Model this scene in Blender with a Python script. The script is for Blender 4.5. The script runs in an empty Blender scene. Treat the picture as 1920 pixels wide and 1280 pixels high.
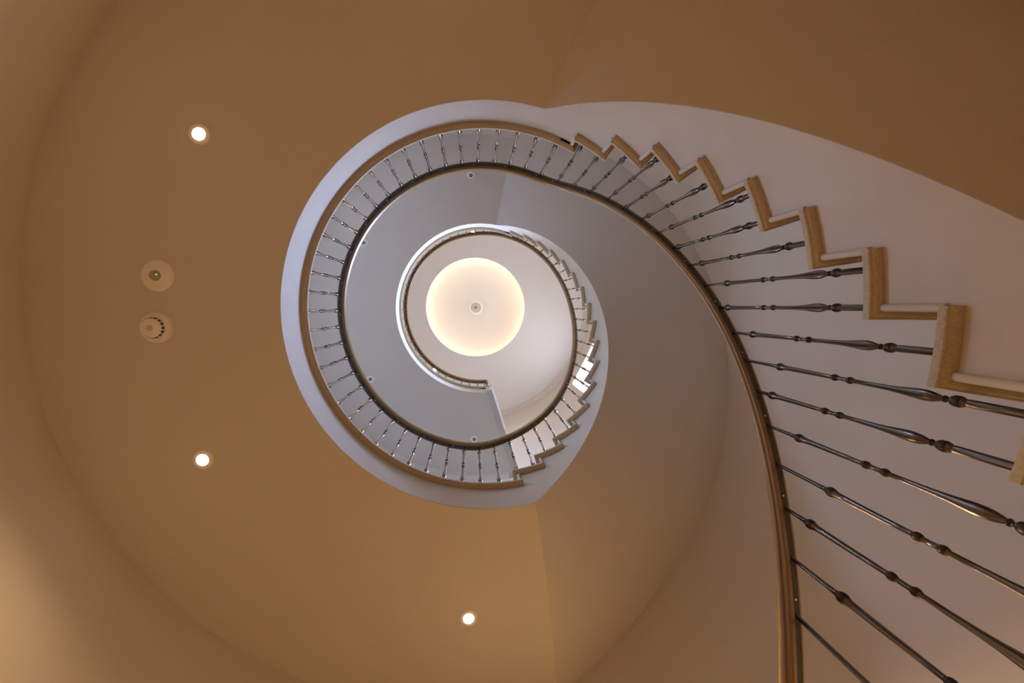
import bpy, bmesh, math, random
from mathutils import Vector, Matrix
R = math.radians
random.seed(4)

# ------------------------------------------------------------------ camera, world, exposure
S = bpy.context.scene
COL = S.collection
FLOOR = -0.7475            # heights below are measured from the camera; ZO lifts the floor to z = 0
ZO = -FLOOR
F_PX = 780.0
ZEN = (888.0, 576.0)       # vertical vanishing point in the 1920x1280 frame
k = Vector(((ZEN[0]-960)/F_PX, (ZEN[1]-640)/F_PX, 1.0)).normalized()
xa = Vector((1, 0, 0)); xa = (xa - k*xa.dot(k)).normalized()
ya = k.cross(xa)
cam_d = bpy.data.cameras.new('camera'); cam = bpy.data.objects.new('camera', cam_d); COL.objects.link(cam)
right = Vector((xa[0], ya[0], k[0])); up = -Vector((xa[1], ya[1], k[1])); back = -Vector((xa[2], ya[2], k[2]))
M = Matrix((right, up, back)).transposed().to_4x4()
M.translation = Vector((-0.117, -0.030, ZO))
cam.matrix_world = M
cam_d.sensor_width = 36.0; cam_d.lens = F_PX/1920*36; cam_d.clip_start = 0.01; cam_d.clip_end = 200
S.camera = cam

SKY = 60.0          # daylight outside the windows
W = bpy.data.worlds.new('sky'); S.world = W; W.use_nodes = True
bg = W.node_tree.nodes['Background']
_nt = W.node_tree
_tc = _nt.nodes.new('ShaderNodeTexCoord'); _sx = _nt.nodes.new('ShaderNodeSeparateXYZ'); _rp = _nt.nodes.new('ShaderNodeValToRGB')
_rp.color_ramp.elements[0].position = 0.0; _rp.color_ramp.elements[0].color = (0.09, 0.09, 0.10, 1)     # street and ground
_rp.color_ramp.elements[1].position = 0.06; _rp.color_ramp.elements[1].color = (0.47, 0.63, 1.0, 1)      # overcast blue sky
_nt.links.new(_tc.outputs['Generated'], _sx.inputs[0]); _nt.links.new(_sx.outputs[2], _rp.inputs[0]); _nt.links.new(_rp.outputs[0], bg.inputs[0])
bg.inputs[1].default_value = SKY

S.view_settings.view_transform = 'Standard'; S.view_settings.look = 'None'
S.view_settings.exposure = 0.0; S.view_settings.gamma = 1.0; S.view_settings.use_curve_mapping = False
S.cycles.max_bounces = 12; S.cycles.diffuse_bounces = 8; S.cycles.glossy_bounces = 4
S.cycles.transparent_max_bounces = 8; S.cycles.caustics_reflective = False; S.cycles.caustics_refractive = False
S.cycles.use_denoising = True; S.cycles.sample_clamp_indirect = 6.0
WARM = (1.0, 0.70, 0.37)
TOPC = (1.0, 0.82, 0.60)
LAMP_W = 76.0      # downlights below the first landing
TOP_W = 84.0       # downlights in the top ceiling
COVE = 6.6        # cove strip around the dome

# ------------------------------------------------------------------ fitted dimensions (metres)
RW = 2.51          # round wall
RS = 1.197         # well face of strings and fascias
RE = 1.160         # nosing edge of the stone
RB = 1.290         # baluster / handrail centre line
T = 0.042          # stone thickness
L1S, L1T = 2.452, 2.76      # first landing: soffit, floor
L2S, L2T = 5.94, 6.25       # second landing
CEIL = 9.45
# treads: index -> (tip angle, height)
F1 = [(-62.3, L1T)] + [(-62.3+8.97*i, 2.6025-0.2228*(i-1)) for i in range(1, 16)]
z2 = [2.94, 3.118, 3.297, 3.488, 3.695, 3.918, 4.15, 4.385, 4.618, 4.842, 5.06, 5.267, 5.475, 5.675, 5.872, 6.06]
F2 = [(82.4-9.33*j, z2[j]) for j in range(16)] + [(82.4-9.33*16, L2T)]
def sb1(t): return max(FLOOR, min(L1S, 2.465-0.0244*(t+76)))        # lower line of flight 1
def sb2(t): return min(L2S, max(L1S, L1S+0.0222*(77.8-t)))          # lower line of flight 2

def interp(x, tab):
    if x <= tab[0][0]: return tab[0][1]
    for (a, fa), (b, fb) in zip(tab, tab[1:]):
        if x <= b:
            u = (x-a)/(b-a); return fa+(fb-fa)*u
    return tab[-1][1]
def smooth_tab(tab, step=3, win=3):
    a, b = tab[0][0], tab[-1][0]; n = int((b-a)/step)
    xs = [a+(b-a)*i/n for i in range(n+1)]
    ys = [interp(x, tab) for x in xs]
    for _ in range(win):
        ys = [ys[0]]+[(ys[i-1]+2*ys[i]+ys[i+1])/4 for i in range(1, n)]+[ys[-1]]
    return list(zip(xs, ys))
# underside of the handrail, as a running angle: u = -theta (climb direction) so u grows upwards
RAIL = smooth_tab([(-80, 0.35), (1.33, 2.279), (61, 3.745), (66, 3.80), (75, 3.805), (255, 3.80), (265, 3.81), (271, 3.87),
        (277.5, 3.978), (288.4, 4.138), (300.2, 4.317), (310.5, 4.52), (321, 4.79), (334, 5.15), (346.3, 5.50),
        (363.3, 5.95), (382.4, 6.31), (401, 6.58), (417.4, 6.81), (433.7, 7.04), (449.9, 7.22), (462, 7.29), (640, 7.29)])
def rail(u): return interp(u, RAIL)

# ------------------------------------------------------------------ materials
def mat(name, color, rough=0.6, metal=0.0, emis=None, est=0, bump=0, bscale=40, vary=0, vscale=6, coat=0):
    m = bpy.data.materials.new(name); m.use_nodes = True
    nt = m.node_tree; p = nt.nodes['Principled BSDF']
    p.inputs['Base Color'].default_value = (*color, 1); p.inputs['Roughness'].default_value = rough
    p.inputs['Metallic'].default_value = metal
    if coat: p.inputs['Coat Weight'].default_value = coat; p.inputs['Coat Roughness'].default_value = 0.12
    tc = nt.nodes.new('ShaderNodeTexCoord')
    if emis: p.inputs['Emission Color'].default_value = (*emis, 1); p.inputs['Emission Strength'].default_value = est
    if vary:
        n = nt.nodes.new('ShaderNodeTexNoise'); n.inputs['Scale'].default_value = vscale; n.inputs['Detail'].default_value = 6
        r = nt.nodes.new('ShaderNodeValToRGB')
        r.color_ramp.elements[0].position = 0.3; r.color_ramp.elements[1].position = 0.7
        r.color_ramp.elements[0].color = (*[c*(1-vary) for c in color], 1)
        r.color_ramp.elements[1].color = (*[min(1, c*(1+vary)) for c in color], 1)
        nt.links.new(tc.outputs['Object'], n.inputs['Vector']); nt.links.new(n.outputs['Fac'], r.inputs['Fac'])
        nt.links.new(r.outputs['Color'], p.inputs['Base Color'])
    if bump:
        n2 = nt.nodes.new('ShaderNodeTexNoise'); n2.inputs['Scale'].default_value = bscale; n2.inputs['Detail'].default_value = 5
        b = nt.nodes.new('ShaderNodeBump'); b.inputs['Strength'].default_value = bump; b.inputs['Distance'].default_value = 0.01
        nt.links.new(tc.outputs['Object'], n2.inputs['Vector']); nt.links.new(n2.outputs['Fac'], b.inputs['Height'])
        nt.links.new(b.outputs['Normal'], p.inputs['Normal'])
    return m
M_WALL = mat('wall_paint', (0.70, 0.62, 0.52), 0.75, vary=0.015, vscale=2, bump=0.05, bscale=90)
M_SOFF = mat('soffit_paint', (0.68, 0.64, 0.59), 0.75, vary=0.015, vscale=2, bump=0.04, bscale=70)
M_STR = mat('string_plaster', (0.60, 0.555, 0.50), 0.6, vary=0.035, vscale=5, bump=0.12, bscale=14)
M_STONE = mat('limestone', (0.47, 0.375, 0.245), 0.55, vary=0.14, vscale=110, bump=0.08, bscale=160)
M_FLOOR = mat('floor_stone', (0.50, 0.34, 0.165), 0.5, vary=0.1, vscale=5)
M_LFLOOR = mat('landing_carpet', (0.28, 0.30, 0.39), 0.8, vary=0.1, vscale=60)
M_IRON = mat('bronze_metal', (0.16, 0.122, 0.10), 0.27, metal=1.0, bump=0.05, bscale=60)
M_COLLAR = mat('collar_dark_brass', (0.05, 0.035, 0.022), 0.4, metal=0.7)
M_STRIP = mat('rail_flat_bar', (0.085, 0.075, 0.05), 0.7, metal=0.0, vary=0.15, vscale=30)
M_SCREW = mat('screw_steel', (0.75, 0.72, 0.66), 0.3, metal=1)
M_WHITE = mat('white_plastic', (0.93, 0.90, 0.85), 0.45)
M_GREY = mat('lamp_recess_grey', (0.22, 0.22, 0.22), 0.5)
M_BLACK = mat('slot_black', (0.02, 0.015, 0.01), 0.6)
M_LED = mat('green_led', (0.1, 0.5, 0.1), 0.4, emis=(0.45, 1.0, 0.15), est=1.2)
M_LAMP = mat('lamp_glow', (1, 1, 1), 0.5, emis=(1.0, 0.86, 0.66), est=60)
M_COVE = mat('cove_strip', (1, 1, 1), 0.5, emis=(1.0, 0.87, 0.69), est=COVE)
M_CEIL = mat('ceiling_paint', (0.80, 0.76, 0.72), 0.8)
M_DOME = mat('dome_plaster', (0.86, 0.80, 0.72), 0.8)
M_FRAME = mat('window_frame_white', (0.80, 0.78, 0.75), 0.4)
# wood with grain running along the rail (uv.x follows the length)
def wood():
    m = mat('handrail_wood', (0.30, 0.13, 0.035), 0.32, coat=0.25); nt = m.node_tree; p = nt.nodes['Principled BSDF']
    uv = nt.nodes.new('ShaderNodeUVMap'); mp = nt.nodes.new('ShaderNodeMapping'); mp.inputs['Scale'].default_value = (1.2, 60, 1)
    n = nt.nodes.new('ShaderNodeTexNoise'); n.inputs['Scale'].default_value = 2.0; n.inputs['Detail'].default_value = 7
    r = nt.nodes.new('ShaderNodeValToRGB'); e = r.color_ramp.elements
    e[0].position = 0.32; e[0].color = (0.15, 0.07, 0.016, 1); e[1].position = 0.68; e[1].color = (0.45, 0.26, 0.075, 1)
    nt.links.new(uv.outputs[0], mp.inputs[0]); nt.links.new(mp.outputs[0], n.inputs['Vector'])
    nt.links.new(n.outputs['Fac'], r.inputs['Fac']); nt.links.new(r.outputs['Color'], p.inputs['Base Color'])
    return m
M_WOOD = wood()
def glass():
    m = bpy.data.materials.new('window_glass'); m.use_nodes = True; nt = m.node_tree; nt.nodes.clear()
    o = nt.nodes.new('ShaderNodeOutputMaterial'); t = nt.nodes.new('ShaderNodeBsdfTransparent'); g = nt.nodes.new('ShaderNodeBsdfGlossy')
    g.inputs['Roughness'].default_value = 0.02; x = nt.nodes.new('ShaderNodeMixShader'); x.inputs[0].default_value = 0.06
    nt.links.new(t.outputs[0], x.inputs[1]); nt.links.new(g.outputs[0], x.inputs[2]); nt.links.new(x.outputs[0], o.inputs[0])
    return m
M_GLASS = glass()

# ------------------------------------------------------------------ helpers
def P(r, t, z): return Vector((r*math.cos(R(t)), r*math.sin(R(t)), z+ZO))
def finish(name, bm, m, parent=None, smooth=35, loc=None):
    bmesh.ops.remove_doubles(bm, verts=bm.verts, dist=1e-5)
    bmesh.ops.dissolve_degenerate(bm, dist=1e-5, edges=bm.edges)
    bmesh.ops.recalc_face_normals(bm, faces=bm.faces)
    me = bpy.data.meshes.new(name); 
    if loc is not None: bmesh.ops.translate(bm, verts=bm.verts, vec=-Vector(loc))
    bm.to_mesh(me); bm.free(); me.materials.append(m)
    if smooth:
        me.shade_smooth(); me.set_sharp_from_angle(angle=R(smooth))
    o = bpy.data.objects.new(name, me); COL.objects.link(o)
    if loc is not None: o.location = loc
    if parent is not None:
        o.parent = parent
        if parent.type == 'EMPTY' or parent.location.length > 0:
            o.matrix_parent_inverse = Matrix.Translation(-world_loc(parent))
    return o
def world_loc(o):
    l = Vector(o.location)
    if o.parent is not None and o.matrix_parent_inverse != Matrix.Identity(4):
        return l       # children built in world coordinates keep them
    return l if o.parent is None else l + world_loc(o.parent)
def empty(name, loc, label, cat, group=None):
    o = bpy.data.objects.new(name, None); COL.objects.link(o); o.location = loc
    o.empty_display_size = 0.1
    o['label'] = label; o['category'] = cat
    if group: o['group'] = group
    return o
def tag(o, label=None, cat=None, group=None, kind=None):
    if label: o['label'] = label
    if cat: o['category'] = cat
    if group: o['group'] = group
    if kind: o['kind'] = kind
    return o
def quad(bm, a, b, c, d):
    vs = []
    for v in (a, b, c, d):
        if not vs or v is not vs[-1]: vs.append(v)
    try: bm.faces.new(vs)
    except ValueError: pass
def strip_solid(name, cols, r0, r1, m, parent):
    """curved plate between radii r0,r1; cols = [(theta, zlow, zhigh)], repeated thetas make vertical steps"""
    bm = bmesh.new(); rings = []
    for t, a, b in cols:
        rings.append([bm.verts.new(P(r0, t, a)), bm.verts.new(P(r0, t, b)), bm.verts.new(P(r1, t, b)), bm.verts.new(P(r1, t, min(a+0.03, b)))])
    for A, B in zip(rings, rings[1:]):
        for i in range(4):
            quad(bm, A[i], A[(i+1) % 4], B[(i+1) % 4], B[i])
    bm.faces.new(rings[0]); bm.faces.new(rings[-1][::-1])
    return finish(name, bm, m, parent)
def sector(name, r0, r1, tA, tB, zlo, zhi, m, parent, nr=6, dt=2.0):
    """slab between radii; tA,tB functions of r, zlo/zhi functions of (r,t)"""
    bm = bmesh.new(); n = max(2, int(abs(tB(r0)-tA(r0))/dt))
    g = []
    for i in range(nr+1):
        r = r0+(r1-r0)*i/nr; row = []
        for j in range(n+1):
            t = tA(r)+(tB(r)-tA(r))*j/n
            row.append((bm.verts.new(P(r, t, zlo(r, t))), bm.verts.new(P(r, t, zhi(r, t)))))
        g.append(row)
    for i in range(nr):
        for j in range(n):
            for s in (0, 1): quad(bm, g[i][j][s], g[i+1][j][s], g[i+1][j+1][s], g[i][j+1][s])
    for j in range(n):
        for i in (0, nr): quad(bm, g[i][j][0], g[i][j+1][0], g[i][j+1][1], g[i][j][1])
    for i in range(nr):
        for j in (0, n): quad(bm, g[i][j][0], g[i+1][j][0], g[i+1][j][1], g[i][j][1])
    return finish(name, bm, m, parent)
def lathe_bm(bm, prof, c, n=32, flute=None, caps=True):
    """prof = [(r,z)] revolved about a vertical axis through c"""
    rings = []
    for q, (r, z) in enumerate(prof):
        ring = []
        for i in range(n):
            a = 2*math.pi*i/n; rr = r
            if flute and flute(q) and i % 2: rr = r*0.80
            ring.append(bm.verts.new((c[0]+rr*math.cos(a), c[1]+rr*math.sin(a), c[2]+z)))
        rings.append(ring)
    for A, B in zip(rings, rings[1:]):
        for i in range(n): bm.faces.new((A[i], A[(i+1) % n], B[(i+1) % n], B[i]))
    caps = caps and prof[0] != prof[-1]
    if caps and prof[0][0] > 1e-4: bm.faces.new(rings[0])
    if caps and prof[-1][0] > 1e-4: bm.faces.new(rings[-1])
def lathe(name, prof, c, m, parent=None, n=32, smooth=40, loc=None):
    bm = bmesh.new(); lathe_bm(bm, prof, c, n)
    return finish(name, bm, m, parent, smooth, loc)
def sweep(name, sec, t0, t1, zf, m, parent, dt=1.5, close=False, uv=False):
    """sec = [(radius, dz)] closed outline swept round the axis"""
    bm = bmesh.new(); n = max(2, int(abs(t1-t0)/dt)); rings = []
    for j in range(n+(0 if close else 1)):
        t = t0+(t1-t0)*j/n; z = zf(t)
        rings.append([bm.verts.new(P(r, t, z+dz)) for r, dz in sec])
    q = len(sec); L = bm.loops.layers.uv.new('UVMap') if uv else None
    N = len(rings)
    for j in range(N if close else N-1):
        A, B = rings[j], rings[(j+1) % N]
        for i in range(q):
            f = bm.faces.new((A[i], A[(i+1) % q], B[(i+1) % q], B[i]))
            if uv:
                u0, u1 = j*0.04, (j+1)*0.04
                for l, c in zip(f.loops, ((u0, i/q), (u0, (i+1)/q), (u1, (i+1)/q), (u1, i/q))): l[L].uv = c
    if not close:
        bm.faces.new(rings[0]); bm.faces.new(rings[-1][::-1])
    return finish(name, bm, m, parent)

# ------------------------------------------------------------------ the stone nosing profile: (inset from the edge, height below the top)
NOSE = [(0.006, 0.0), (0.0015, -0.0015), (0.0, -0.006), (0.0, -0.024), (0.0025, -0.0275), (0.007, -0.0285), (0.0085, -0.030),
        (0.0095, -0.0325), (0.0135, -0.0365), (0.020, -0.039), (0.0225, -0.0395), (0.023, -0.042)]
def stone(name, tip, back, z, r_out, parent, front=True, nseg=5, loc=None, back_inset=False):
    """sector slab with the moulded edge on the well side and, if front, along its lower-step side"""
    bm = bmesh.new(); rings = []
    prof = NOSE
    for d, dz in prof:
        ring = []; ri = RE+d
        def tf(r): return tip-(math.degrees(d/r) if front else 0)
        def tb(r): return back+(math.degrees(d/r) if back_inset else 0)
        for j in range(nseg+1):
            t = tf(ri)+(tb(ri)-tf(ri))*j/nseg
            ring.append(bm.verts.new(P(ri, t, z+dz)))
        for j in range(nseg+1):
            t = tb(r_out)+(tf(r_out)-tb(r_out))*j/nseg
            ring.append(bm.verts.new(P(r_out, t, z+dz)))
        rings.append(ring)
    q = len(rings[0])
    for A, B in zip(rings, rings[1:]):
        for i in range(q): quad(bm, A[i], A[(i+1) % q], B[(i+1) % q], B[i])
    for ring, s in ((rings[0], 1), (rings[-1], 0)):
        h = nseg+1
        for j in range(nseg):
            quad(bm, ring[j], ring[j+1], ring[q-2-j], ring[q-1-j])
    return finish(name, bm, M_STONE, parent, 30)
def riser(tip, zlo, zhi, parent):
    """thin upright panel with a half-round edge standing a little proud of the string"""
    bm = bmesh.new(); h = 0.0125; off = 0.039; ring = []
    a = R(tip); er = Vector((math.cos(a), math.sin(a), 0)); et = Vector((-math.sin(a), math.cos(a), 0))
    pts = []
    for i in range(9):
        f = math.pi/2+math.pi*i/8
        pts.append((RS-0.004+h*math.cos(f), -off+h*math.sin(f)))
    pts += [(RW-0.001, -off-h), (RW-0.001, -off+h)]
    lo = [bm.verts.new(er*u+et*v+Vector((0, 0, zlo+ZO))) for u, v in pts]
    hi = [bm.verts.new(er*u+et*v+Vector((0, 0, zhi+ZO))) for u, v in pts]
    for i in range(len(pts)): quad(bm, lo[i], lo[(i+1) % len(pts)], hi[(i+1) % len(pts)], hi[i])
    bm.faces.new(lo); bm.faces.new(hi)
    return finish('riser', bm, M_STR, parent, 40)

def dback(t, r=RS, d=0.039): return t-math.degrees(d/r)

# ------------------------------------------------------------------ round wall with windows
WINS = [ # theta centre, half width, z low, z spring, z crown
    (26.8, 12.4, 5.45, 8.58, 8.86),
    (-184.0, 6.0, 3.60, 4.35, 4.48),  # unseen window, added to bring bluish daylight in at mid level
]
TH = 0.34
def arch(w, t):
    c, hw, lo, sp, cr = w; x = (t-c)/hw
    # flat segmental head with rounded corners
    base = sp+(cr-sp)*(1-x*x)*0.55
    e = max(0.0, abs(x)-0.86)/0.14
    return base - 0.10*(1-math.sqrt(max(0, 1-e*e)))
def build_wall():
    bm = bmesh.new()
    top = CEIL+0.3
    def patch(ts, flo, fhi, reveal_lo=False, reveal_hi=False):
        cols = []
        for t in ts:
            cols.append([bm.verts.new(P(RW, t, flo(t))), bm.verts.new(P(RW, t, fhi(t))), bm.verts.new(P(RW+TH, t, fhi(t))), bm.verts.new(P(RW+TH, t, flo(t)))])
        for A, B in zip(cols, cols[1:]):
            quad(bm, A[0], A[1], B[1], B[0]); quad(bm, A[2], A[3], B[3], B[2])
            if reveal_hi: quad(bm, A[1], A[2], B[2], B[1])
            if reveal_lo: quad(bm, A[3], A[0], B[0], B[3])
        return cols
    # angular divisions: every window gets its own span; windows at the same angle are stacked
    marks = sorted(set([-180, 180] + [round(w[0]+s*w[1], 3) for w in WINS for s in (-1, 1) if -180 <= w[0]+s*w[1] <= 180] + [round(w[0]+s*w[1]+360, 3) for w in WINS for s in (-1, 1) if w[0]+s*w[1] < -180]))
    for a, b in zip(marks, marks[1:]):
        n = max(1, int((b-a)/1.5)); ts = [a+(b-a)*i/n for i in range(n+1)]; mid = (a+b)/2
        inside = []
        for w in WINS:
            for sh in (0, 360):
                if abs(mid-(w[0]+sh)) < w[1]: inside.append((w[0]+sh,)+w[1:])
        inside.sort(key=lambda w: w[2])
        if inside:
            n = max(n, int((b-a)/0.4)); ts = [a+(b-a)*i/n for i in range(n+1)]
        prev = lambda t: FLOOR-0.05
        for q, w in enumerate(inside):
            patch(ts, prev, (lambda t, w=w: w[2]), reveal_hi=True)
            prev = (lambda t, w=w: arch(w, t))
        patch(ts, prev, lambda t: top, reveal_lo=bool(inside), reveal_hi=True)
    for w in WINS:      # side reveals
        for s in (-1, 1):
            t = w[0]+s*w[1]; z1 = arch(w, t)
            vs = [bm.verts.new(P(RW, t, w[2])), bm.verts.new(P(RW+TH, t, w[2])), bm.verts.new(P(RW+TH, t, z1)), bm.verts.new(P(RW, t, z1))]
            bm.faces.new(vs)
    o = finish('wall_round', bm, M_WALL, None, 35)
    tag(o, 'round cream painted wall enclosing the open staircase', 'wall', kind='structure')
build_wall()
wtxt = ['tall daylit window high in the round wall beside the upper flight', 'unseen window added in the round wall above the first landing for mid-level daylight']
for i, w in enumerate(WINS):
    c = w[0]; e = bpy.data.objects.new('window_%d' % (i+1), None); COL.objects.link(e); e.location = P(RW+0.26, c, w[2])
    tag(e, wtxt[i], 'window', kind='structure')
    bm = bmesh.new()                      # frame: border, mullion and transom in one frame mesh
    r0, r1 = RW+0.235, RW+0.285; fw = 1.1
    def seg(ta, tb, za, zb, n=8):
        cols = []
        for j in range(n+1):
            t = ta+(tb-ta)*j/n
            cols.append([bm.verts.new(P(r0, t, za(t))), bm.verts.new(P(r0, t, zb(t))), bm.verts.new(P(r1, t, zb(t))), bm.verts.new(P(r1, t, za(t)))])
        for A, B in zip(cols, cols[1:]):
            for q in range(4): quad(bm, A[q], A[(q+1) % 4], B[(q+1) % 4], B[q])
        bm.faces.new(cols[0]); bm.faces.new(cols[-1][::-1])
    A0, A1 = c-w[1], c+w[1]
    hd = lambda t: arch(w, t)
    seg(A0, A0+fw, lambda t: w[2], hd); seg(A1-fw, A1, lambda t: w[2], hd)
    seg(A0+fw, A1-fw, lambda t: w[2], lambda t: w[2]+0.05); seg(A0+fw, A1-fw, lambda t: hd(t)-0.05, hd, 20)
    finish('window_frame', bm, M_FRAME, e, 30)
    bm = bmesh.new(); n = 24; rr = RW+0.26; cols = []
    for j in range(n+1):
        t = A0+(A1-A0)*j/n
        cols.append((bm.verts.new(P(rr, t, w[2])), bm.verts.new(P(rr, t, hd(t)))))
    for A, B in zip(cols, cols[1:]): quad(bm, A[0], A[1], B[1], B[0])
    finish('window_pane', bm, M_GLASS, e)
    # portal so that the sky outside is sampled through the opening
    ld = bpy.data.lights.new('window_portal', 'AREA'); ld.shape = 'RECTANGLE'
    ld.size = 2*RW*math.sin(R(w[1]))+0.1; ld.size_y = w[4]-w[2]+0.1; ld.cycles.is_portal = True
    lo = bpy.data.objects.new('window_portal', ld); COL.objects.link(lo)
    pos = P(RW+0.32, c, (w[2]+w[4])/2); lo.location = pos
    inward = -Vector((math.cos(R(c)), math.sin(R(c)), 0))
    lo.rotation_euler = inward.to_track_quat('-Z', 'Y').to_euler()

# ------------------------------------------------------------------ floor and top ceiling with its dome
o = sector('floor', 0.02, RW+TH, lambda r: 0, lambda r: 360, lambda r, t: FLOOR-0.05, lambda r, t: FLOOR, M_FLOOR, None, 4, 6)
tag(o, 'warm brown stone floor at the foot of the stairwell', 'floor', kind='structure')
DC = Vector((-0.066, -0.026, 0)); DR = 1.119
# flat ceiling: ring between the dome opening and the wall
bm = bmesh.new(); n = 144; rings = []
for rad, cen, z in ((DR, DC, 0), (1.9, DC*0.4, 0), (RW+0.04, Vector((0, 0, 0)), 0), (RW+0.04, Vector((0, 0, 0)), 0.06), (1.9, DC*0.4, 0.06), (DR, DC, 0.06)):
    rings.append([bm.verts.new((cen.x+rad*math.cos(2*math.pi*i/n), cen.y+rad*math.sin(2*math.pi*i/n), CEIL+ZO+z)) for i in range(n)])
for j in range(6):
    A, B = rings[j], rings[(j+1) % 6]
    for i in range(n): bm.faces.new((A[i], A[(i+1) % n], B[(i+1) % n], B[i]))
o = finish('ceiling', bm, M_CEIL, None, 35)
tag(o, 'pale flat ceiling ring around the glowing dome at the very top', 'ceiling', kind='structure')
prof = [(1.30, 0.061), (1.31, 0.12)] + [(1.31*math.cos(R(a)), 0.12+0.34*math.sin(R(a))) for a in range(8, 90, 6)] + [(0.0, 0.46)]
bm = bmesh.new(); lathe_bm(bm, prof, (DC.x, DC.y, CEIL+ZO), 96, caps=False)
bmesh.ops.remove_doubles(bm, verts=bm.verts, dist=1e-4)
o = finish('ceiling_dome', bm, M_DOME, None, 60)
tag(o, 'shallow round dome recess lit cream white from its hidden rim', 'ceiling', kind='structure')
prof = [(DR-0.006, -0.006), (DR+0.012, -0.006), (DR+0.012, 0.0), (DR, 0.0), (DR, 0.075), (DR-0.006, 0.075), (DR-0.006, -0.006)]
bm = bmesh.new(); lathe_bm(bm, prof, (DC.x, DC.y, CEIL+ZO), 120)
o = finish('trim_1', bm, M_CEIL, None, 30)
tag(o, 'thin plaster rim around the opening of the ceiling dome', 'trim', kind='structure')
prof = [(1.185, 0.068), (1.225, 0.068), (1.225, 0.085), (1.185, 0.085), (1.185, 0.068)]
bm = bmesh.new(); lathe_bm(bm, prof, (DC.x, DC.y, CEIL+ZO), 96)
o = finish('cove_light', bm, M_COVE, None, 30)
tag(o, 'ring of warm cove lighting hidden behind the rim of the ceiling dome', 'light')
# small round detector in the middle of the dome
dz = CEIL+ZO+0.46
e = empty('smoke_detector', (DC.x, DC.y, dz), 'small round white detector at the centre of the glowing ceiling dome', 'smoke detector')
lathe('base', [(0.0, 0.0), (0.165, 0.0), (0.165, -0.02), (0.150, -0.035), (0.120, -0.035), (0.115, -0.02), (0.0, -0.02)], (DC.x, DC.y, dz), M_WHITE, e, 48)
lathe('cover', [(0.0, -0.02), (0.108, -0.02), (0.10, -0.035), (0.0, -0.04)], (DC.x, DC.y, dz), mat('detector_grey', (0.62, 0.57, 0.50), 0.6), e, 40)
lathe('sensor', [(0.0, -0.04), (0.022, -0.04), (0.02, -0.06), (0.0, -0.064)], (DC.x, DC.y, dz), mat('sensor_brown', (0.16, 0.07, 0.04), 0.5), e, 20)

# cornices
CORN = [(RW+0.01, 0.0), (RW-0.115, 0.0), (RW-0.115, -0.012), (RW-0.105, -0.018), (RW-0.09, -0.022), (RW-0.072, -0.034), (RW-0.055, -0.055),
        (RW-0.047, -0.062), (RW-0.047, -0.070), (RW-0.035, -0.074), (RW-0.022, -0.088), (RW-0.012, -0.108), (RW-0.010, -0.116), (RW+0.01, -0.116)]
o = sweep('trim_2', CORN, -72, -279, lambda t: L2S+0.001, M_SOFF, None, 2)
tag(o, 'moulded plaster cornice under the second landing along the round wall', 'cornice', kind='structure')
o = sweep('trim_3', CORN, 0, 360, lambda t: CEIL+0.001, M_WALL, None, 2, close=True)
tag(o, 'moulded plaster cornice around the top ceiling', 'cornice', kind='structure')

# ------------------------------------------------------------------ flights
def flight(name, steps, sbf, label, t_start, t_end, kinkA, kinkB):
    """steps listed from the first tread below/at the landing; string covers t_start..t_end (angles)"""
    e = empty(name, P(1.8, (t_start+t_end)/2, 0 if False else min(s[1] for s in steps)), label, 'staircase', 'stone-edged curved staircase flights')
    return e
# flight 1: treads 1..15, climbing towards decreasing angle
e1 = flight('stair_flight', F1[1:], sb1, 'lowest curved stair flight with stone treads at right, nearest the viewer', -64.2, 72, None, None)
e1.location = P(1.8, 60, FLOOR)
cols = []
for i in range(15, 0, -1):
    tip, z = F1[i]; tA = dback(tip); tB = dback(F1[i-1][0]); n = 6
    for j in range(n+1):
        t = tA+(tB-tA)*j/n
        lo = sb1(t) if t > -76 else L1S
        cols.append((t, min(lo+0.002, z-T-0.01), z-T))
strip_solid('string', cols, RS, RS+0.10, M_STR, e1)
KA = lambda r: -76+9.0*(r-RS)/(RW-RS)                 # kink line first landing / flight 1
def so1(r, t): return sb1(t-9.0*(r-RS)/(RW-RS))
sector('soffit', RS+0.0015, RW, KA, lambda r: 56+9.0*(r-RS)/(RW-RS), so1, lambda r, t: so1(r, t)+0.05, M_SOFF, e1, 8, 2)
for i in range(1, 16):
    tip, z = F1[i]; bk = dback(F1[i-1][0], 1.6, 0.06)
    stone('tread', tip, bk, z, RW, e1)
    riser(tip, (F1[i+1][1] if i < 15 else FLOOR), z-T, e1)
# flight 2
e2 = flight('stair_flight', F2[:16], sb2, 'upper curved stair flight climbing from the first landing to the second landing', 80.5, -67, None, None)
e2.location = P(1.8, 80, L1T)
cols = []
for i in range(16):
    tip, z = F2[i]; tA = dback(tip); tB = dback(F2[i+1][0]); n = 6
    for j in range(n+1):
        t = tA+(tB-tA)*j/n
        cols.append((t, sb2(t)+0.002, z-T))
strip_solid('string', cols, RS, RS+0.10, M_STR, e2)
K2 = lambda r: 77.8+3.0*(r-RS)/(RW-RS)
K2b = lambda r: -80.0+1.0*(r-RS)/(RW-RS)
def so2(r, t):
    return sb2(t-3.0*(r-RS)/(RW-RS)*max(0, min(1, (t+80)/60)))
sector('soffit', RS+0.0015, RW, K2, K2b, so2, lambda r, t: so2(r, t)+0.05, M_SOFF, e2, 8, 2)
for i in range(16):
    tip, z = F2[i]; bk = dback(F2[i+1][0], 1.6, 0.06)
    stone('tread', tip, bk, z, RW, e2)
    riser(tip, (F2[i-1][1] if i > 0 else L1T), z-T, e2)

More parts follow.
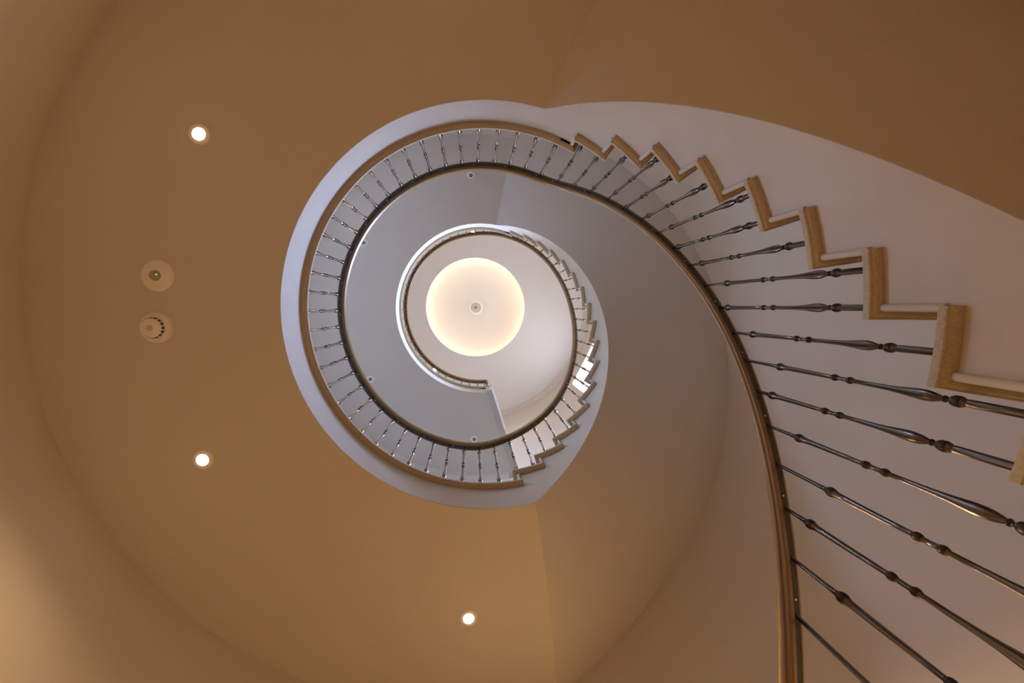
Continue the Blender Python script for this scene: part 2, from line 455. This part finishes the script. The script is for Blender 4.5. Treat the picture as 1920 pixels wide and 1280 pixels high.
# ------------------------------------------------------------------ landings
def landing(label, S_, T_, tA, tB, joints, sbf, soffA, soffB, endedge=None):
    e = empty('landing', P(1.8, (tA+tB)/2, S_), label, 'landing', 'curved landings')
    n = int(abs(tB-tA)/1.5); cols = []
    for j in range(n+1):
        t = tA+(tB-tA)*j/n
        cols.append((t, min(sbf(t), S_)+0.002, T_-T))
    strip_solid('fascia', cols, RS, RS+0.10, M_STR, e)
    sector('soffit', RS+0.0015, RW, soffA, soffB, lambda r, t: S_, lambda r, t: S_+0.05, M_SOFF, e, 8, 2)
    sector('floor_slab', RS+0.10, RW, lambda r: tA, (endedge or (lambda r: tB)), lambda r, t: T_-0.10, lambda r, t: T_-0.004, M_LFLOOR, e, 4, 4)
    for a, b in zip(joints, joints[1:]):
        stone('edging_stone', a, b, T_, 1.42, e, front=(a == joints[0]), nseg=max(3, int(abs(a-b)/1.6)))
    return e
la = landing('first landing curving around the well, its warm brown underside filling the left', L1S, L1T, dback(F1[0][0]), dback(F2[0][0])-360,
        [-62.3, -74.9, -128.7, -178.3, -247.6, 79.7-360], lambda t: sb1(t) if t > -76 else L1S, KA, lambda r: K2(r)-360)
stone('tread', F1[0][0], -68, L1T, RW, la)
riser(F1[0][0], F1[1][1], L1T-T, la)
END2 = lambda r: interp(r, [(1.12, 85.1), (1.3, 83.6), (1.55, 82.0), (1.86, 80.5), (2.2, 79.2), (2.52, 78.3)])-360
lb = landing('second landing seen grey above the first, ending in a straight edge over the void', L2S, L2T, dback(F2[16][0]), END2(1.2),
        [F2[16][0], -110, -160, -215, END2(1.2)], lambda t: sb2(t) if t > -80 else L2S, K2b, END2, END2)
stone('tread', F2[16][0], -73, L2T, RW, lb)
riser(F2[16][0], F2[15][1], L2T-T, lb)
# straight end of the second landing: plaster face, stone nosing over it
a0 = P(1.165, 84.7, L2S); a1 = P(RW+0.01, 78.3, L2S); dr = (a1-a0); dr.z = 0; dl = dr.normalized(); nrm = Vector((dl.y, -dl.x, 0))
if nrm.x < 0: nrm = -nrm
def bar(name, x0, x1, o0, o1, za, zb, m, par):
    bm = bmesh.new(); v = []
    for z in (za, zb):
        for (s, o) in ((x0, o0), (x1, o0), (x1, o1), (x0, o1)):
            p = a0+dl*s+nrm*o; v.append(bm.verts.new((p.x, p.y, z+ZO)))
    for f in ((0, 1, 2, 3), (7, 6, 5, 4), (0, 1, 5, 4), (1, 2, 6, 5), (2, 3, 7, 6), (3, 0, 4, 7)): bm.faces.new([v[i] for i in f])
    return finish(name, bm, m, par, 30)
Ln = dr.length
bar('end_fascia', 0.0, Ln, -0.06, 0.012, L2S-0.002, L2T-T, M_STR, lb)
bar('end_moulding', 0.0, Ln, 0.0, 0.03, L2S-0.004, L2S+0.04, M_STR, lb)
bar('end_nosing', -0.01, Ln, -0.12, 0.048, L2T-T, L2T+0.002, M_STR, lb)

# ------------------------------------------------------------------ balustrades
BAL = [(0, .030), (.02, .030), (.03, .024), (.205, .024), (.214, .021), (.222, .031), (.231, .035), (.241, .034), (.250, .027), (.257, .014), (.262, .013),
       (.266, .021), (.270, .021), (.274, .014), (.284, .022), (.300, .031), (.318, .0355), (.338, .035), (.365, .030), (.40, .023), (.44, .0185), (.50, .0160), (.565, .0155),
       (.570, .021), (.5765, .026), (.584, .026), (.590, .021), (.594, .0155), (.632, .0155), (.636, .021), (.642, .026), (.650, .026), (.656, .021), (.660, .0155),
       (.72, .0170), (.80, .0190), (.87, .0205), (.905, .0225), (.918, .028), (.928, .0345), (.938, .0345), (.946, .027), (.953, .019), (.965, .0165), (1.0, .0145)]
COLLARS = [(0.218, 0.252), (0.262, 0.2745), (0.5675, 0.5925), (0.6335, 0.6585), (0.912, 0.950)]
NOFL = set(list(range(0, 2)) + list(range(4, 14)) + list(range(23, 34)) + list(range(37, 43)))
def baluster(u, zt, parent):
    t = -u; zr = rail(u)+0.010
    prof = [(d/2, h) for h, d in BAL if h < zr-zt-0.02] + [(0.0068, zr-zt)]
    bm = bmesh.new(); c = P(RB, t, zt)
    lathe_bm(bm, prof, (c.x, c.y, c.z), 16, flute=lambda q: q not in NOFL)
    bm.faces.ensure_lookup_table()
    o = finish('baluster', bm, M_IRON, parent, 50); o.data.materials.append(M_COLLAR)
    zc = zt+ZO
    for f in o.data.polygons:
        h = f.center.z-zc
        if any(a <= h <= b for a, b in COLLARS): f.material_index = 1
    return o
RAILSEC = [(.0245, 0), (.0255, .010), (.0225, .014), (.0225, .018), (.028, .026), (.030, .038), (.026, .054), (.014, .066), (-.006, .070),
           (-.024, .066), (-.036, .055), (-.0405, .040), (-.0395, .030), (-.034, .022), (-.034, .016), (-.0375, .012), (-.0365, .004), (-.033, 0),
           (-.0155, 0), (-.0155, .012), (.0155, .012), (.0155, 0)]
RAILSEC = [(RB+a, b) for a, b in RAILSEC]
STRIP = [(RB-.0150, .0015), (RB+.0150, .0015), (RB+.0150, .0125), (RB-.0150, .0125)]
def balustrade(label, u0, u1, bl, base_z):
    e = empty('balustrade', P(RB, -(u0+u1)/2, base_z), label, 'railing', 'wood and bronze balustrades')
    h = sweep('handrail', RAILSEC, -u0, -u1, lambda t: rail(-t), M_WOOD, e, 1.2, uv=True)
    s = sweep('flat_bar', STRIP, -u0, -u1, lambda t: rail(-t), M_STRIP, e, 1.2)
    s['label'] = 'dark flat metal bar under the wooden handrail'
    for i, (u, zt) in enumerate(bl):
        baluster(u, zt, e)
        if i % 2 == 0 and u0 < u+2.0 < u1:
            us = u+1.6; c = P(RB-0.001, -us, rail(us)+0.0015)
            bm = bmesh.new(); lathe_bm(bm, [(0.0045, 0), (0.0045, -0.0015), (0.0025, -0.0025)], c, 10)
            finish('screw', bm, M_SCREW, s, 40)
    return e
def tread1(u):
    t = -u; i = int(math.ceil((t+62.3)/8.97-1e-6)); i = max(0, min(15, i)); return F1[i][1]
def tread2(u):
    t = 360-u; j = int(math.floor((82.4-t)/9.33+1e-6)); j = max(0, min(16, j)); return F2[j][1]
b1 = []; m = 12
while m >= -10:
    u = 1.27-5.98*m; b1.append((u, tread1(u) if u < 62.3 else L1T)); m -= 1
balustrade('balustrade rising along the lowest flight, longest dark bronze balusters at right', -76, 63.5, b1, FLOOR)
g1 = [(68.0, L1T)] + [(74.5+6.2*q, L1T) for q in range(0, 32)] + [(273.0, L1T)]
balustrade('level balustrade around the first landing with short shining balusters at left', 63.5, 276.4, g1, L1T)
b2 = [(279.8+6.2*q, tread2(279.8+6.2*q)) for q in range(24)]
balustrade('balustrade rising along the upper flight above the first landing', 276.4, 426.5, b2, L1T)
g2 = [(429.0+6.2*q, L2T) for q in range(33)] + [(632.5, L2T)]
bt = balustrade('level balustrade around the second landing in front of the glowing dome', 426.5, 634.6, g2, L2T)
# end post of the top rail
c = P(RB, 85.6, L2T)
bm = bmesh.new(); lathe_bm(bm, [(0.030, 0), (0.030, 0.03), (0.020, 0.04), (0.020, 0.93), (0.028, 0.94), (0.028, 1.05)], c, 12)
finish('end_post', bm, M_IRON, bt, 40)

# ------------------------------------------------------------------ downlights and detectors on the soffits
def downlight(r, t, z, label, lit, group, rad=0.055, watts=0, blend=1.0, ang=138, tilt=0):
    c = P(r, t, z); e = empty('downlight', c, label, 'ceiling light', group)
    lathe('trim_ring', [(0.50*rad, 0.012), (0.50*rad, -0.003), (0.60*rad, -0.008), (0.95*rad, -0.005), (rad, -0.001), (rad, 0.002), (0.50*rad, 0.012)], c, M_WHITE, e, 40)
    if lit:
        lathe('lamp', [(0.0, -0.009), (0.58*rad, -0.009), (0.58*rad, 0.004), (0.0, 0.004)], c, M_LAMP, e, 32)
        ld = bpy.data.lights.new('downlight_beam', 'SPOT'); ld.energy = watts; ld.color = WARM if z < 5 else TOPC; ld.spot_size = R(ang); ld.spot_blend = blend
        ld.shadow_soft_size = 0.035; lo = bpy.data.objects.new('downlight_beam', ld); COL.objects.link(lo)
        lo.location = (c.x, c.y, c.z-0.016); lo.rotation_euler = (0, R(-tilt), 0); lo.parent = e; lo.matrix_parent_inverse = Matrix.Translation(-c)
    else:
        lathe('lamp', [(0.0, -0.0015), (0.30*rad, -0.0015), (0.49*rad, 0.0), (0.49*rad, 0.01), (0.0, 0.01)], c, M_GREY, e, 32)
L1L = [(1.835, -148.8, 'lit downlight, upper left of the brown landing underside'), (1.850, 153.3, 'lit downlight at lower left of the brown landing underside, below the smoke detector'),
       (1.900, 94.9, 'lit downlight at the bottom of the brown landing underside'), (1.85, -94.0, 'lit downlight at the top edge of the brown landing underside')]
for r, t, l in L1L: downlight(r, t, L1S, l, True, 'lit downlights under the first landing', watts=LAMP_W*(6.8 if t == 94.9 else 0.64), tilt=(24 if t == 94.9 else 0), ang=(96 if t == 94.9 else 138))
L2L = [(1.850, -94.3, 'unlit downlight at the top of the grey second landing underside'), (1.846, -150.5, 'unlit downlight at upper left of the grey second landing underside'),
       (1.848, 148.1, 'unlit downlight at lower left of the grey second landing underside'), (1.885, 93.7, 'unlit downlight at the bottom of the grey second landing underside')]
for r, t, l in L2L: downlight(r, t, L2S, l, False, 'unlit downlights under the second landing', rad=0.052)
for r, t, l in [(1.70, 126.0, 'lit downlight sparkling in the top ceiling at lower left of the dome'), (1.69, -94.0, 'lit downlight in the top ceiling above the dome')]:
    downlight(r, t, CEIL, l, True, 'lit downlights in the top ceiling', watts=TOP_W)

c = P(1.836, -173.7, L1S)
e = empty('motion_sensor', c, 'round white ceiling sensor with a tiny green light, above the smoke detector', 'sensor')
lathe('base', [(0.0, 0.002), (0.084, 0.002), (0.086, -0.004), (0.078, -0.014), (0.040, -0.022), (0.030, -0.022), (0.0, -0.020)], c, M_WHITE, e, 48)
lathe('lens', [(0.0, -0.018), (0.029, -0.018), (0.027, -0.030), (0.018, -0.037), (0.0, -0.040)], c, mat('lens_milky', (0.42, 0.40, 0.32), 0.35), e, 32)
lathe('indicator_light', [(0.0, -0.0335), (0.0035, -0.0335), (0.0035, -0.0375), (0.0, -0.0385)], c+Vector((0.016, -0.004, 0)), M_LED, e, 12)
c = P(1.848, 177.5, L1S)
e = empty('smoke_detector', c, 'round white smoke detector with dark vents, below the motion sensor', 'smoke detector')
lathe('base', [(0.0, 0.002), (0.084, 0.002), (0.085, -0.010), (0.080, -0.018), (0.055, -0.022), (0.0, -0.022)], c, M_WHITE, e, 48)
lathe('cover', [(0.0, -0.020), (0.058, -0.020), (0.057, -0.034), (0.052, -0.050), (0.044, -0.057), (0.0, -0.059)], c, M_WHITE, e, 48)
lathe('test_button', [(0.0, -0.058), (0.017, -0.058), (0.016, -0.061), (0.0, -0.062)], c, mat('button_cream', (0.62, 0.56, 0.46), 0.5), e, 24)
bm = bmesh.new()
for q in range(16):
    a = 2*math.pi*q/16
    for (r0, r1, za, zb) in ((0.0615, 0.0652, -0.030, -0.046),):
        vs = []
        for z in (za, zb):
            for rr in (0.048, 0.0580 if z == za else 0.0550):
                for da in (-0.13, 0.13):
                    vs.append(bm.verts.new((c.x+rr*math.cos(a+da), c.y+rr*math.sin(a+da), c.z+z)))
        for f in ((0, 1, 3, 2), (4, 6, 7, 5), (0, 4, 5, 1), (2, 3, 7, 6), (0, 2, 6, 4), (1, 5, 7, 3)): bm.faces.new([vs[i] for i in f])
finish('vent_slots', bm, M_BLACK, e, 0)
